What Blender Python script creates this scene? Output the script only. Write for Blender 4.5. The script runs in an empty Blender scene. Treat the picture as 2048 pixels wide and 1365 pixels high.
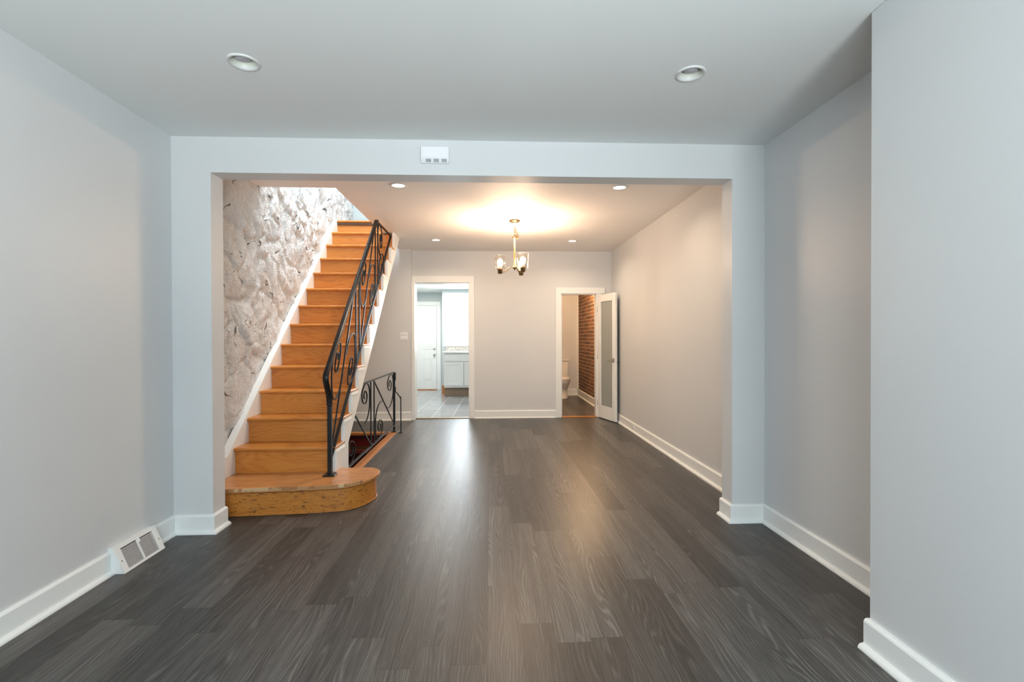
import bpy, bmesh, math, random
from mathutils import Vector, Matrix, noise
random.seed(7)
scn = bpy.context.scene
C = scn.collection
PI = math.pi
R = math.radians

# ------------------------------------------------------------------ camera
cam_d = bpy.data.cameras.new('camera')
cam_d.sensor_width = 36.0
cam_d.lens = 967.98 / 2048 * 36.0
cam_d.clip_start = 0.02
cam = bpy.data.objects.new('camera', cam_d)
C.objects.link(cam)
_y, _p, _r = R(2.6134), R(-0.4501), R(-0.1620)
_fw = Vector((math.sin(_y) * math.cos(_p), math.cos(_y) * math.cos(_p), math.sin(_p)))
_rt = Vector((math.cos(_y), -math.sin(_y), 0))
_up = _rt.cross(_fw)
_rt, _up = math.cos(_r) * _rt + math.sin(_r) * _up, -math.sin(_r) * _rt + math.cos(_r) * _up
cam.matrix_world = Matrix(((_rt.x, _up.x, -_fw.x, 0), (_rt.y, _up.y, -_fw.y, 0),
                           (_rt.z, _up.z, -_fw.z, 1.34), (0, 0, 0, 1)))
scn.camera = cam

# ------------------------------------------------------------------ view, world, daylight and fill
scn.view_settings.view_transform = 'Standard'
scn.view_settings.look = 'None'
scn.view_settings.exposure = 0.0
scn.view_settings.gamma = 1.0
scn.view_settings.use_curve_mapping = False
try:
    scn.cycles.use_denoising = True
    scn.cycles.max_bounces = 10
    scn.cycles.diffuse_bounces = 6
    scn.cycles.transparent_max_bounces = 12
    scn.cycles.sample_clamp_indirect = 4.0
    scn.cycles.caustics_reflective = False
    scn.cycles.caustics_refractive = False
except Exception:
    pass
w = bpy.data.worlds.new('sky')
scn.world = w
w.use_nodes = True
_bg = w.node_tree.nodes['Background']
_bg.inputs['Color'].default_value = (0.80, 0.91, 1.0, 1)
_bg.inputs['Strength'].default_value = 2.2


def area(name, loc, size, power, col, rot, shape='RECTANGLE', spread=None):
    d = bpy.data.lights.new(name, 'AREA')
    d.shape = shape
    d.size = size[0]
    if shape in ('RECTANGLE', 'ELLIPSE'):
        d.size_y = size[1]
    d.energy = power
    d.color = col
    if spread:
        d.spread = R(spread)
    o = bpy.data.objects.new(name, d)
    o.location = loc
    o.rotation_euler = rot
    C.objects.link(o)
    return o


def point(name, loc, power, col, rad=0.02):
    d = bpy.data.lights.new(name, 'POINT')
    d.energy = power
    d.color = col
    d.shadow_soft_size = rad
    o = bpy.data.objects.new(name, d)
    o.location = loc
    C.objects.link(o)
    return o


DAY = (0.75, 0.91, 0.98)
WARM = (1.0, 0.70, 0.47)
area('daylight_front_window', (0.25, -1.72, 1.45), (2.4, 1.9), 106, DAY, (R(90), 0, 0))
area('front_ceiling_fill', (1.25, -3.2, -0.3), (1.8, 1.6), 720, (0.92, 0.98, 0.97), (R(140), 0, R(-12)))  # unseen fill added outside, aimed up through the window to lift the ceiling
area('daylight_kitchen_window', (-0.40, 11.72, 1.75), (1.05, 1.08), 90, (0.90, 0.96, 1.0), (R(-90), 0, 0))
area('daylight_upstairs', (-1.35, 5.3, 5.05), (0.9, 2.0), 150, (0.88, 0.95, 1.0), (0, 0, 0))


# ------------------------------------------------------------------ materials
def mat(name, col, rough=0.5, metal=0.0, spec=0.5):
    m = bpy.data.materials.new(name)
    m.use_nodes = True
    b = m.node_tree.nodes['Principled BSDF']
    b.inputs['Base Color'].default_value = (*col, 1)
    b.inputs['Roughness'].default_value = rough
    b.inputs['Metallic'].default_value = metal
    b.inputs['Specular IOR Level'].default_value = spec
    return m


class NT:
    def __init__(s, m):
        s.m = m
        s.t = m.node_tree
        s.b = s.t.nodes['Principled BSDF']

    def n(s, typ, **kw):
        nd = s.t.nodes.new(typ)
        for k, v in kw.items():
            setattr(nd, k, v)
        return nd

    def put(s, sock, v):
        if isinstance(v, bpy.types.NodeSocket):
            s.t.links.new(v, sock)
        else:
            sock.default_value = v

    def math(s, op, a, b=0.0, c=0.0):
        nd = s.n('ShaderNodeMath', operation=op)
        for i, v in enumerate((a, b, c)):
            s.put(nd.inputs[i], v)
        return nd.outputs[0]

    def comb(s, x, y, z):
        nd = s.n('ShaderNodeCombineXYZ')
        for i, v in enumerate((x, y, z)):
            s.put(nd.inputs[i], v)
        return nd.outputs[0]

    def coords(s, kind='Object'):
        tc = s.n('ShaderNodeTexCoord')
        sp = s.n('ShaderNodeSeparateXYZ')
        s.t.links.new(tc.outputs[kind], sp.inputs[0])
        return tc.outputs[kind], sp.outputs[0], sp.outputs[1], sp.outputs[2]

    def noise(s, vec, scale, detail=3, rough=0.5, dist=0.0):
        nd = s.n('ShaderNodeTexNoise')
        s.put(nd.inputs['Vector'], vec)
        nd.inputs['Scale'].default_value = scale
        nd.inputs['Detail'].default_value = detail
        nd.inputs['Roughness'].default_value = rough
        nd.inputs['Distortion'].default_value = dist
        return nd.outputs['Fac']

    def ramp(s, fac, stops):
        nd = s.n('ShaderNodeValToRGB')
        cr = nd.color_ramp
        while len(cr.elements) < len(stops):
            cr.elements.new(0.5)
        for e, (p, c) in zip(cr.elements, stops):
            e.position = p
            e.color = (*c, 1) if len(c) == 3 else c
        s.put(nd.inputs[0], fac)
        return nd.outputs[0]

    def mix(s, fac, a, b, blend='MIX'):
        nd = s.n('ShaderNodeMix', data_type='RGBA', blend_type=blend)
        s.put(nd.inputs[0], fac)
        for i, v in ((6, a), (7, b)):
            s.put(nd.inputs[i], v if isinstance(v, bpy.types.NodeSocket) else (*v, 1))
        return nd.outputs[2]

    def bump(s, h, strength=0.2, dist=0.01):
        nd = s.n('ShaderNodeBump')
        nd.inputs['Strength'].default_value = strength
        nd.inputs['Distance'].default_value = dist
        s.put(nd.inputs['Height'], h)
        s.t.links.new(nd.outputs[0], s.b.inputs['Normal'])


def g(v):
    return (v, v, v)


def paint(name, col, rough=0.5, bumpy=0.06, scale=55):
    m = mat(name, col, rough, spec=0.35)
    t = NT(m)
    v, x, y, z = t.coords()
    t.bump(t.noise(v, scale, 4, 0.6), bumpy, 0.004)
    n2 = t.noise(v, 1.3, 2)
    t.put(t.b.inputs['Base Color'], t.mix(n2, tuple(c * 0.97 for c in col), tuple(min(1, c * 1.03) for c in col)))
    return m


M = {}
M['wall'] = paint('wall_paint_lavender_grey', (0.625, 0.630, 0.635), 0.42)
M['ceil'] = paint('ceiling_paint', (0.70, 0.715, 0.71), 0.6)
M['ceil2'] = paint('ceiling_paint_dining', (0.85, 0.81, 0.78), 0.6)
M['trim'] = paint('white_trim_paint', (0.80, 0.81, 0.80), 0.35, 0.03)
M['kwall'] = paint('kitchen_paint', (0.52, 0.57, 0.57), 0.5)
M['white'] = mat('white_plastic', (0.82, 0.82, 0.84), 0.4)
M['ringpaint'] = mat('dull_white_enamel', (0.60, 0.60, 0.58), 0.45)
M['vent'] = mat('white_enamel', (0.78, 0.78, 0.77), 0.4)
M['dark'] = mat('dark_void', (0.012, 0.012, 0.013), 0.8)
M['chrome'] = mat('satin_nickel', (0.55, 0.53, 0.50), 0.28, 1.0)
M['porcelain'] = mat('porcelain', (0.78, 0.77, 0.74), 0.12)
M['cab'] = mat('cabinet_paint', (0.68, 0.66, 0.63), 0.4)
M['kick'] = mat('toe_kick_wood', (0.20, 0.14, 0.09), 0.6)


def iron():
    m = mat('black_wrought_iron', (0.007, 0.007, 0.008), 0.36, 0.0, 0.4)
    t = NT(m)
    v, x, y, z = t.coords()
    t.bump(t.noise(v, 160, 2), 0.12, 0.002)
    return m


M['iron'] = iron()


def brass():
    m = mat('aged_brass', (0.26, 0.175, 0.085), 0.38, 1.0)
    t = NT(m)
    v, x, y, z = t.coords()
    t.put(t.b.inputs['Roughness'], t.math('MULTIPLY_ADD', t.noise(v, 60, 2), 0.2, 0.25))
    return m


M['brass'] = brass()


def plank():
    m = mat('dark_oak_vinyl_planks', g(0.1), 0.4, 0, 0.32)
    t = NT(m)
    v, x, y, z = t.coords()
    W, L = 0.152, 1.22
    xs = t.math('DIVIDE', t.math('ADD', x, 5.03), W)
    row = t.math('FLOOR', xs)
    wn = t.n('ShaderNodeTexWhiteNoise', noise_dimensions='1D')
    t.put(wn.inputs['W'], row)
    ys = t.math('DIVIDE', t.math('ADD', t.math('ADD', y, 7.0), t.math('MULTIPLY', wn.outputs['Value'], L)), L)
    col = t.math('FLOOR', ys)
    wn2 = t.n('ShaderNodeTexWhiteNoise', noise_dimensions='2D')
    t.put(wn2.inputs['Vector'], t.comb(row, col, 0.0))
    rnd = wn2.outputs['Value']
    # plank-local coordinates for the grain
    off = t.math('MULTIPLY', rnd, 37.0)
    vec = t.comb(t.math('ADD', x, off), t.math('MULTIPLY', y, 0.030), off)
    warp = t.noise(t.comb(t.math('ADD', x, off), t.math('MULTIPLY', y, 0.11), off), 5.0, 2, 0.55)
    rings = t.math('SINE', t.math('ADD', t.math('MULTIPLY', x, 480.0), t.math('MULTIPLY', warp, 150.0)))
    rings = t.math('POWER', t.math('MULTIPLY_ADD', rings, 0.5, 0.5), 1.8)
    pores = t.noise(t.comb(t.math('ADD', x, off), t.math('MULTIPLY', y, 0.020), off), 420.0, 2, 0.6)
    fine = t.noise(vec, 190.0, 3, 0.6)
    mid = t.noise(vec, 24.0, 2, 0.5)
    gr = t.math('ADD', t.math('MULTIPLY', fine, 0.34), t.math('MULTIPLY', mid, 0.26))
    gr = t.math('ADD', gr, t.math('MULTIPLY', pores, 0.32))
    gr = t.math('ADD', gr, t.math('MULTIPLY', rings, 0.13))
    c = t.ramp(gr, [(0.32, (0.026, 0.025, 0.0245)), (0.46, (0.052, 0.0495, 0.0475)), (0.55, (0.075, 0.0715, 0.068)), (0.68, (0.145, 0.138, 0.132))])
    tone = t.math('MULTIPLY_ADD', rnd, 0.72, 0.60)
    c = t.mix(1.0, c, t.comb(tone, tone, tone), 'MULTIPLY')
    fx = t.math('FRACT', xs)
    fy = t.math('FRACT', ys)
    ex = t.math('MINIMUM', fx, t.math('SUBTRACT', 1.0, fx))
    ey = t.math('MINIMUM', fy, t.math('SUBTRACT', 1.0, fy))
    seam = t.math('MAXIMUM', t.math('LESS_THAN', ex, 0.008), t.math('LESS_THAN', ey, 0.0013))
    c = t.mix(t.math('MULTIPLY', seam, 0.55), c, (0.02, 0.02, 0.02))
    t.put(t.b.inputs['Base Color'], c)
    t.put(t.b.inputs['Roughness'], t.math('MULTIPLY_ADD', fine, 0.20, 0.26))
    t.bump(t.math('SUBTRACT', gr, t.math('MULTIPLY', seam, 0.6)), 0.10, 0.004)
    return m


M['plank'] = plank()


def oak(name, axis='x', dark=(0.25, 0.080, 0.018), mid=(0.49, 0.175, 0.030), light=(0.60, 0.26, 0.058), worn=0.0, rough=0.33):
    m = mat(name, mid, rough, 0, 0.5)
    t = NT(m)
    v, x, y, z = t.coords()
    oi = t.n('ShaderNodeObjectInfo')
    off = t.math('MULTIPLY', oi.outputs['Random'], 23.0)
    a, b, c = (x, y, z) if axis == 'x' else (y, x, z)
    vec = t.comb(t.math('MULTIPLY_ADD', a, 0.9, off), t.math('ADD', b, off), t.math('ADD', c, off))
    warp = t.noise(t.comb(t.math('MULTIPLY_ADD', a, 0.55, off), t.math('ADD', t.math('MULTIPLY', b, 2.6), off), t.math('MULTIPLY', c, 2.6)), 1.9, 2, 0.4)
    rings = t.math('MULTIPLY_ADD', t.math('SINE', t.math('MULTIPLY', warp, 120.0)), 0.5, 0.5)
    rings = t.math('POWER', rings, 0.6)
    fine = t.noise(t.comb(t.math('MULTIPLY_ADD', a, 1.0, off), t.math('MULTIPLY', b, 45.0), t.math('MULTIPLY', c, 45.0)), 4.5, 3, 0.6)
    big = t.noise(vec, 1.6, 2)
    gr = t.math('ADD', t.math('ADD', t.math('MULTIPLY', rings, 0.13), t.math('MULTIPLY', fine, 0.52)), t.math('MULTIPLY', big, 0.35))
    col = t.ramp(gr, [(0.24, dark), (0.46, mid), (0.72, light)])
    tone = t.math('MULTIPLY_ADD', oi.outputs['Random'], 0.28, 0.86)
    col = t.mix(1.0, col, t.comb(tone, tone, tone), 'MULTIPLY')
    if worn:
        s1 = t.noise(t.comb(t.math('MULTIPLY', a, 9.0), t.math('MULTIPLY', b, 9.0), t.math('MULTIPLY', c, 45.0)), 2.2, 4, 0.7)
        f = t.math('MULTIPLY', t.math('GREATER_THAN', s1, 0.60), worn)
        col = t.mix(f, col, (0.05, 0.018, 0.006))
    t.put(t.b.inputs['Base Color'], col)
    t.put(t.b.inputs['Roughness'], t.math('MULTIPLY_ADD', fine, 0.2, rough - 0.08))
    t.bump(fine, 0.07, 0.003)
    return m


M['oak'] = oak('honey_oak')
M['oak_y'] = oak('honey_oak_lengthwise', 'y')
M['oak_worn'] = oak('worn_yellow_oak', 'x', (0.22, 0.070, 0.010), (0.42, 0.150, 0.022), (0.52, 0.215, 0.040), 0.9, 0.4)
M['oak_tread'] = oak('starting_step_oak', 'x', (0.24, 0.09, 0.028), (0.42, 0.18, 0.06), (0.58, 0.29, 0.12), 0.0, 0.28)


def patchy():
    m = mat('patched_nosing', (0.5, 0.3, 0.15), 0.5)
    t = NT(m)
    v, x, y, z = t.coords()
    vo = t.n('ShaderNodeTexVoronoi')
    t.put(vo.inputs['Vector'], t.comb(x, 0.0, 0.0))
    vo.inputs['Scale'].default_value = 5.5
    sp = t.n('ShaderNodeSeparateColor')
    t.t.links.new(vo.outputs['Color'], sp.inputs[0])
    c = t.ramp(sp.outputs[0], [(0.0, (0.34, 0.15, 0.06)), (0.35, (0.42, 0.20, 0.075)), (0.55, (0.52, 0.32, 0.16)), (1.0, (0.60, 0.42, 0.24))])
    n_ = t.noise(v, 40, 3)
    c = t.mix(t.math('MULTIPLY', t.math('GREATER_THAN', n_, 0.62), 0.5), c, (0.12, 0.06, 0.03))
    t.put(t.b.inputs['Base Color'], c)
    return m


M['patch'] = patchy()


def stone():
    m = mat('white_painted_stone', (0.74, 0.73, 0.72), 0.20, 0, 0.7)
    t = NT(m)
    v, x, y, z = t.coords()
    n1 = t.noise(v, 26, 6, 0.62, 0.8)
    n2 = t.noise(v, 90, 4, 0.6)
    # old dark mortar showing through in the deepest joints (baked per vertex as joint depth)
    at = t.n('ShaderNodeAttribute', attribute_name='joint')
    n3 = t.noise(v, 7.0, 4, 0.65)
    j = t.math('MULTIPLY', t.math('GREATER_THAN', at.outputs['Fac'], 0.62), t.math('GREATER_THAN', n3, 0.60))
    c = t.mix(n1, (0.66, 0.65, 0.65), (0.80, 0.795, 0.79))
    vo = t.n('ShaderNodeTexVoronoi', feature='DISTANCE_TO_EDGE')
    w1 = t.math('MULTIPLY_ADD', t.noise(v, 3.2, 2, 0.5), 0.36, y)
    w2 = t.math('MULTIPLY_ADD', t.noise(t.comb(y, z, 7.7), 3.2, 2, 0.5), 0.36, z)
    t.put(vo.inputs['Vector'], t.comb(w1, t.math('MULTIPLY', w2, 0.60), 0.0))
    vo.inputs['Scale'].default_value = 4.2
    n4 = t.noise(t.comb(y, z, 2.2), 6.0, 4, 0.7)
    wd = t.math('MULTIPLY', t.math('MAXIMUM', t.math('SUBTRACT', n4, 0.51), 0.0), 0.15)
    crack = t.math('LESS_THAN', vo.outputs['Distance'], wd)
    j = t.math('MAXIMUM', j, crack)
    c = t.mix(t.math('MULTIPLY', j, 0.85), c, (0.045, 0.045, 0.048))
    t.put(t.b.inputs['Base Color'], c)
    t.bump(t.math('ADD', t.math('MULTIPLY', n1, 0.8), t.math('MULTIPLY', n2, 0.35)), 1.0, 0.03)
    return m


M['stone'] = stone()


def brick():
    m = mat('old_brown_brick', (0.2, 0.09, 0.05), 0.8)
    t = NT(m)
    v, x, y, z = t.coords()
    b = t.n('ShaderNodeTexBrick')
    b.offset = 0.5
    wob = t.noise(v, 9, 2)
    t.put(b.inputs['Vector'], t.comb(t.math('MULTIPLY_ADD', wob, 0.02, y), t.math('MULTIPLY_ADD', wob, 0.018, z), 0.0))
    b.inputs['Color1'].default_value = (0.34, 0.125, 0.05, 1)
    b.inputs['Color2'].default_value = (0.085, 0.04, 0.026, 1)
    b.inputs['Mortar'].default_value = (0.50, 0.36, 0.24, 1)
    b.inputs['Scale'].default_value = 1.0
    b.inputs['Mortar Size'].default_value = 0.011
    b.inputs['Mortar Smooth'].default_value = 0.2
    b.inputs['Brick Width'].default_value = 0.21
    b.inputs['Row Height'].default_value = 0.0745
    n1 = t.noise(v, 22, 4, 0.6)
    c = t.mix(t.math('MULTIPLY', n1, 0.7), b.outputs['Color'], (0.055, 0.03, 0.022))
    t.put(t.b.inputs['Base Color'], c)
    t.bump(t.math('ADD', t.math('MULTIPLY', b.outputs['Fac'], -1.0), t.math('MULTIPLY', n1, 0.5)), 0.8, 0.02)
    return m


M['brick'] = brick()


def tile():
    m = mat('glossy_slate_tile', (0.12, 0.13, 0.14), 0.12)
    t = NT(m)
    v, x, y, z = t.coords()
    xr = t.math('MULTIPLY_ADD', y, -0.024, x)
    b = t.n('ShaderNodeTexBrick')
    b.offset = 0.5
    t.put(b.inputs['Vector'], t.comb(t.math('ADD', y, 0.13), t.math('ADD', xr, 4.281), 0.0))
    b.inputs['Color1'].default_value = (0.33, 0.335, 0.34, 1)
    b.inputs['Color2'].default_value = (0.25, 0.255, 0.26, 1)
    b.inputs['Mortar'].default_value = (0.72, 0.72, 0.70, 1)
    b.inputs['Scale'].default_value = 1.0
    b.inputs['Mortar Size'].default_value = 0.004
    b.inputs['Brick Width'].default_value = 1.22
    b.inputs['Row Height'].default_value = 0.345
    n1 = t.noise(t.comb(t.math('MULTIPLY', x, 1.5), t.math('MULTIPLY', y, 9.0), 0.0), 3.0, 4, 0.6)
    k = t.math('MULTIPLY_ADD', n1, 0.9, 0.55)
    c = t.mix(1.0, b.outputs['Color'], t.comb(k, k, k), 'MULTIPLY')
    t.put(t.b.inputs['Base Color'], c)
    t.put(t.b.inputs['Roughness'], t.math('MULTIPLY_ADD', n1, 0.14, 0.05))
    return m


M['tile'] = tile()


def granite():
    m = mat('speckled_granite', (0.6, 0.58, 0.55), 0.2)
    t = NT(m)
    v, x, y, z = t.coords()
    n1 = t.noise(v, 60, 4, 0.7)
    n2 = t.noise(v, 14, 3, 0.6, 1.0)
    c = t.ramp(n1, [(0.35, (0.16, 0.13, 0.11)), (0.45, (0.62, 0.58, 0.52)), (0.6, (0.85, 0.83, 0.80))])
    c = t.mix(t.math('MULTIPLY', t.math('GREATER_THAN', n2, 0.57), 0.35), c, (0.55, 0.40, 0.26))
    t.put(t.b.inputs['Base Color'], c)
    return m


M['granite'] = granite()


def carpet():
    m = mat('striped_stair_carpet', (0.1, 0.02, 0.02), 0.95, 0, 0.1)
    t = NT(m)
    v, x, y, z = t.coords()
    s = t.math('FRACT', t.math('MULTIPLY', t.math('SUBTRACT', z, y), 2.05))
    n_ = t.noise(v, 180, 3)
    c = t.ramp(s, [(0.0, (0.03, 0.008, 0.008)), (0.24, (0.09, 0.012, 0.010)), (0.42, (0.15, 0.045, 0.02)), (0.50, (0.06, 0.03, 0.015)),
                   (0.60, (0.17, 0.14, 0.045)), (0.72, (0.10, 0.09, 0.035)), (0.80, (0.17, 0.018, 0.014)), (1.0, (0.07, 0.008, 0.008))])
    c = t.mix(t.math('MULTIPLY', n_, 0.5), c, (0.02, 0.01, 0.01))
    t.put(t.b.inputs['Base Color'], c)
    t.bump(n_, 0.5, 0.006)
    return m


M['carpet'] = carpet()


def emit(name, col, s):
    m = mat(name, col, 0.4)
    b = m.node_tree.nodes['Principled BSDF']
    b.inputs['Emission Color'].default_value = (*col, 1)
    b.inputs['Emission Strength'].default_value = s
    return m


M['bulb'] = emit('lit_bulb', (1.0, 0.86, 0.66), 14)
M['lens'] = emit('lit_downlight_lens', (1.0, 0.95, 0.86), 9)
M['lens_off'] = mat('unlit_lamp_lens', (0.42, 0.42, 0.46), 0.35)


def thin_glass(name, tint=(0.98, 0.97, 0.95), gloss=0.12):
    m = bpy.data.materials.new(name)
    m.use_nodes = True
    t = m.node_tree
    t.nodes.clear()
    out = t.nodes.new('ShaderNodeOutputMaterial')
    tr = t.nodes.new('ShaderNodeBsdfTransparent')
    tr.inputs[0].default_value = (*tint, 1)
    gl = t.nodes.new('ShaderNodeBsdfGlossy')
    gl.inputs['Roughness'].default_value = 0.03
    mx = t.nodes.new('ShaderNodeMixShader')
    lw = t.nodes.new('ShaderNodeLayerWeight')
    lw.inputs[0].default_value = 0.25
    mm = t.nodes.new('ShaderNodeMath')
    mm.operation = 'MULTIPLY_ADD'
    mm.inputs[1].default_value = 0.30
    mm.inputs[2].default_value = gloss * 0.4
    t.links.new(lw.outputs['Facing'], mm.inputs[0])
    t.links.new(mm.outputs[0], mx.inputs[0])
    t.links.new(tr.outputs[0], mx.inputs[1])
    t.links.new(gl.outputs[0], mx.inputs[2])
    t.links.new(mx.outputs[0], out.inputs[0])
    return m


M['glass'] = thin_glass('clear_shade_glass')
M['pane'] = thin_glass('window_glass', (0.97, 0.99, 1.0), 0.1)


def frosted():
    m = mat('frosted_glass', (0.56, 0.60, 0.57), 0.35, 0, 0.5)
    b = m.node_tree.nodes['Principled BSDF']
    b.inputs['Transmission Weight'].default_value = 0.45
    b.inputs['IOR'].default_value = 1.3
    return m


M['frost'] = frosted()


# ------------------------------------------------------------------ mesh helpers
def BM():
    return bmesh.new()


def box(bm, x0, x1, y0, y1, z0, z1, bev=0.0, segs=2):
    r = bmesh.ops.create_cube(bm, size=1.0)
    vs = r['verts']
    for v in vs:
        v.co = Vector((x0 + (v.co.x + .5) * (x1 - x0), y0 + (v.co.y + .5) * (y1 - y0), z0 + (v.co.z + .5) * (z1 - z0)))
    if bev > 0:
        es = {e for v in vs for e in v.link_edges}
        bmesh.ops.bevel(bm, geom=list(es), offset=bev, segments=segs, profile=0.6, affect='EDGES')
    return bm


def prism(bm, poly, axis, a, b):
    """extrude a 2D polygon along an axis: axis 'x' -> poly in (y,z); 'y' -> (x,z); 'z' -> (x,y)"""
    def P(p, t):
        return {'x': (t, p[0], p[1]), 'y': (p[0], t, p[1]), 'z': (p[0], p[1], t)}[axis]
    lo = [bm.verts.new(P(p, a)) for p in poly]
    hi = [bm.verts.new(P(p, b)) for p in poly]
    n = len(poly)
    fs = [bm.faces.new(lo[::-1]), bm.faces.new(hi)]
    for i in range(n):
        fs.append(bm.faces.new((lo[i], lo[(i + 1) % n], hi[(i + 1) % n], hi[i])))
    bmesh.ops.recalc_face_normals(bm, faces=fs)
    return fs


def lathe(bm, prof, center=(0, 0, 0), segs=32, cap0=False, cap1=False, axis='z'):
    rings = []
    for (r, z) in prof:
        ring = []
        for i in range(segs):
            a = 2 * PI * i / segs
            p = (r * math.cos(a), r * math.sin(a), z)
            if axis == 'y':
                p = (p[0], z, p[1])
            elif axis == 'x':
                p = (z, p[0], p[1])
            ring.append(bm.verts.new((center[0] + p[0], center[1] + p[1], center[2] + p[2])))
        rings.append(ring)
    fs = []
    for A, B in zip(rings, rings[1:]):
        for i in range(segs):
            j = (i + 1) % segs
            fs.append(bm.faces.new((A[i], A[j], B[j], B[i])))
    if cap0:
        fs.append(bm.faces.new(rings[0][::-1]))
    if cap1:
        fs.append(bm.faces.new(rings[-1]))
    for f in fs:
        f.smooth = True
    bmesh.ops.recalc_face_normals(bm, faces=fs)
    return bm


def sweep(bm, pts, sect, closed=False, side=None, smooth=True):
    """sweep a 2D section (list of (a,b)) along pts; 'side' fixes the a-direction (planar curves)"""
    pts = [Vector(p) for p in pts]
    n = len(pts)
    rings = []
    prev = None
    for i, p in enumerate(pts):
        if closed:
            d = (pts[(i + 1) % n] - pts[i - 1])
        else:
            d = pts[min(i + 1, n - 1)] - pts[max(i - 1, 0)]
        if d.length < 1e-9:
            d = Vector((0, 0, 1))
        d.normalize()
        if side is not None:
            s = Vector(side)
        else:
            if prev is None:
                s = Vector((1, 0, 0)) if abs(d.x) < 0.9 else Vector((0, 1, 0))
            else:
                s = prev
        s = (s - d * s.dot(d))
        s.normalize()
        prev = s
        t = d.cross(s)
        rings.append([bm.verts.new(p + s * a + t * b) for a, b in sect])
    m = len(sect)
    fs = []
    rng = range(n) if closed else range(n - 1)
    for i in rng:
        A, B = rings[i], rings[(i + 1) % n]
        for k in range(m):
            l = (k + 1) % m
            fs.append(bm.faces.new((A[k], A[l], B[l], B[k])))
    if not closed:
        fs.append(bm.faces.new(rings[0][::-1]))
        fs.append(bm.faces.new(rings[-1]))
    if smooth and m > 5:
        for f in fs[:(n if closed else n - 1) * m]:
            f.smooth = True
    bmesh.ops.recalc_face_normals(bm, faces=fs)
    return bm


def circ(r, n=10):
    return [(r * math.cos(2 * PI * i / n), r * math.sin(2 * PI * i / n)) for i in range(n)]


def rect(a, b):
    return [(-a / 2, -b / 2), (a / 2, -b / 2), (a / 2, b / 2), (-a / 2, b / 2)]


def spline(pts, k=8):
    P = [Vector(p) for p in pts]
    out = []
    for i in range(len(P) - 1):
        p0, p1, p2, p3 = P[max(i - 1, 0)], P[i], P[i + 1], P[min(i + 2, len(P) - 1)]
        for j in range(k):
            t = j / k
            out.append(0.5 * ((2 * p1) + (p2 - p0) * t + (2 * p0 - 5 * p1 + 4 * p2 - p3) * t * t + (3 * p1 - p0 - 3 * p2 + p3) * t ** 3))
    out.append(P[-1])
    return out


def root_loc(o):
    while o.parent:
        o = o.parent
    return o.location.copy()


def obj(name, bm, m, parent=None, label=None, loc=None):
    me = bpy.data.meshes.new(name)
    o = bpy.data.objects.new(name, me)
    off = root_loc(parent) if parent else Vector(loc or (0, 0, 0))
    if off.length:
        bmesh.ops.translate(bm, verts=bm.verts[:], vec=-off)
    bm.to_mesh(me)
    bm.free()
    C.objects.link(o)
    if m is not None:
        me.materials.append(m)
    if parent:
        o.parent = parent
    elif loc:
        o.location = loc
    if label:
        o['label'] = label
    return o


def thing(name, label, cat, loc=(0, 0, 0), group=None, kind=None):
    o = bpy.data.objects.new(name, None)
    o.empty_display_size = 0.1
    C.objects.link(o)
    o.location = loc
    o['label'] = label
    o['category'] = cat
    if group:
        o['group'] = group
    if kind:
        o['kind'] = kind
    return o


def struct(name, bm, m, label=None, cat=None):
    o = obj(name, bm, m)
    o['kind'] = 'structure'
    if label:
        o['label'] = label
        o['category'] = cat
    return o


def dup(root, loc, label):
    r = root.copy()
    C.objects.link(r)
    r.location = loc
    r['label'] = label
    for ch in list(root.children):
        c = ch.copy()
        C.objects.link(c)
        c.parent = r
        for gg in ch.children:
            d = gg.copy()
            C.objects.link(d)
            d.parent = c
    return r


def holed_sheet(bm, outline, holes, z):
    es = []
    for loop in [outline] + holes:
        vs = [bm.verts.new((p[0], p[1], z)) for p in loop]
        for i in range(len(vs)):
            es.append(bm.edges.new((vs[i], vs[(i + 1) % len(vs)])))
    bmesh.ops.triangle_fill(bm, use_beauty=True, use_dissolve=False, edges=es)
    return bm


def ring(cx, cy, r, n=28):
    return [(cx + r * math.cos(2 * PI * i / n), cy + r * math.sin(2 * PI * i / n)) for i in range(n)]


# ------------------------------------------------------------------ dimensions (metres)
XL, XR, XW = -2.171, 1.985, 2.029
YB, YH, T = -1.6, 3.415, 0.152
YHB = YH + T
H, HF = 2.72, 2.765
ZO, XOL, XOR = 2.476, -1.908, 1.745
XF, YF = 1.627, 2.001
YW = 8.01
BH, BT, SH = 0.1275, 0.020, 0.042
RI, GO, Y0 = 0.2128, 0.2302, 4.096
SL, SR = -2.127, -1.295
NEAR_DL = [(-1.225, 2.488), (1.054, 2.501)]
FAR_DL = [(-0.850, 4.584), (1.237, 4.569), (-0.781, 7.117), (1.226, 7.127)]

# ------------------------------------------------------------------ floors
b = BM()
holed_sheet(b, [(XL - .02, YB), (XF + .4, YB), (XF + .4, YHB), (XW + .02, YHB), (XW + .02, 11.1), (0.96, 11.1), (0.96, YW + .07), (XL - .02, YW + .07)],
            [[(XL + .01, 4.30), (-1.40, 4.30), (-1.40, 6.82), (XL + .01, 6.82)]], 0.0)
for f in b.faces:
    f.normal_update()
    if f.normal.z < 0:
        f.normal_flip()
struct('floor', b, M['plank'], 'dark grey wood plank floor running through both rooms', 'floor')
b = BM()
box(b, XL - .02, 0.5, YW + .07, 12.5, -0.06, 0.0)
struct('floor_kitchen', b, M['tile'], 'glossy slate tile floor with white grout in the kitchen', 'floor')
b = BM()
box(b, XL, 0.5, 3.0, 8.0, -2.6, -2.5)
struct('floor_basement', b, M['dark'])

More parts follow.
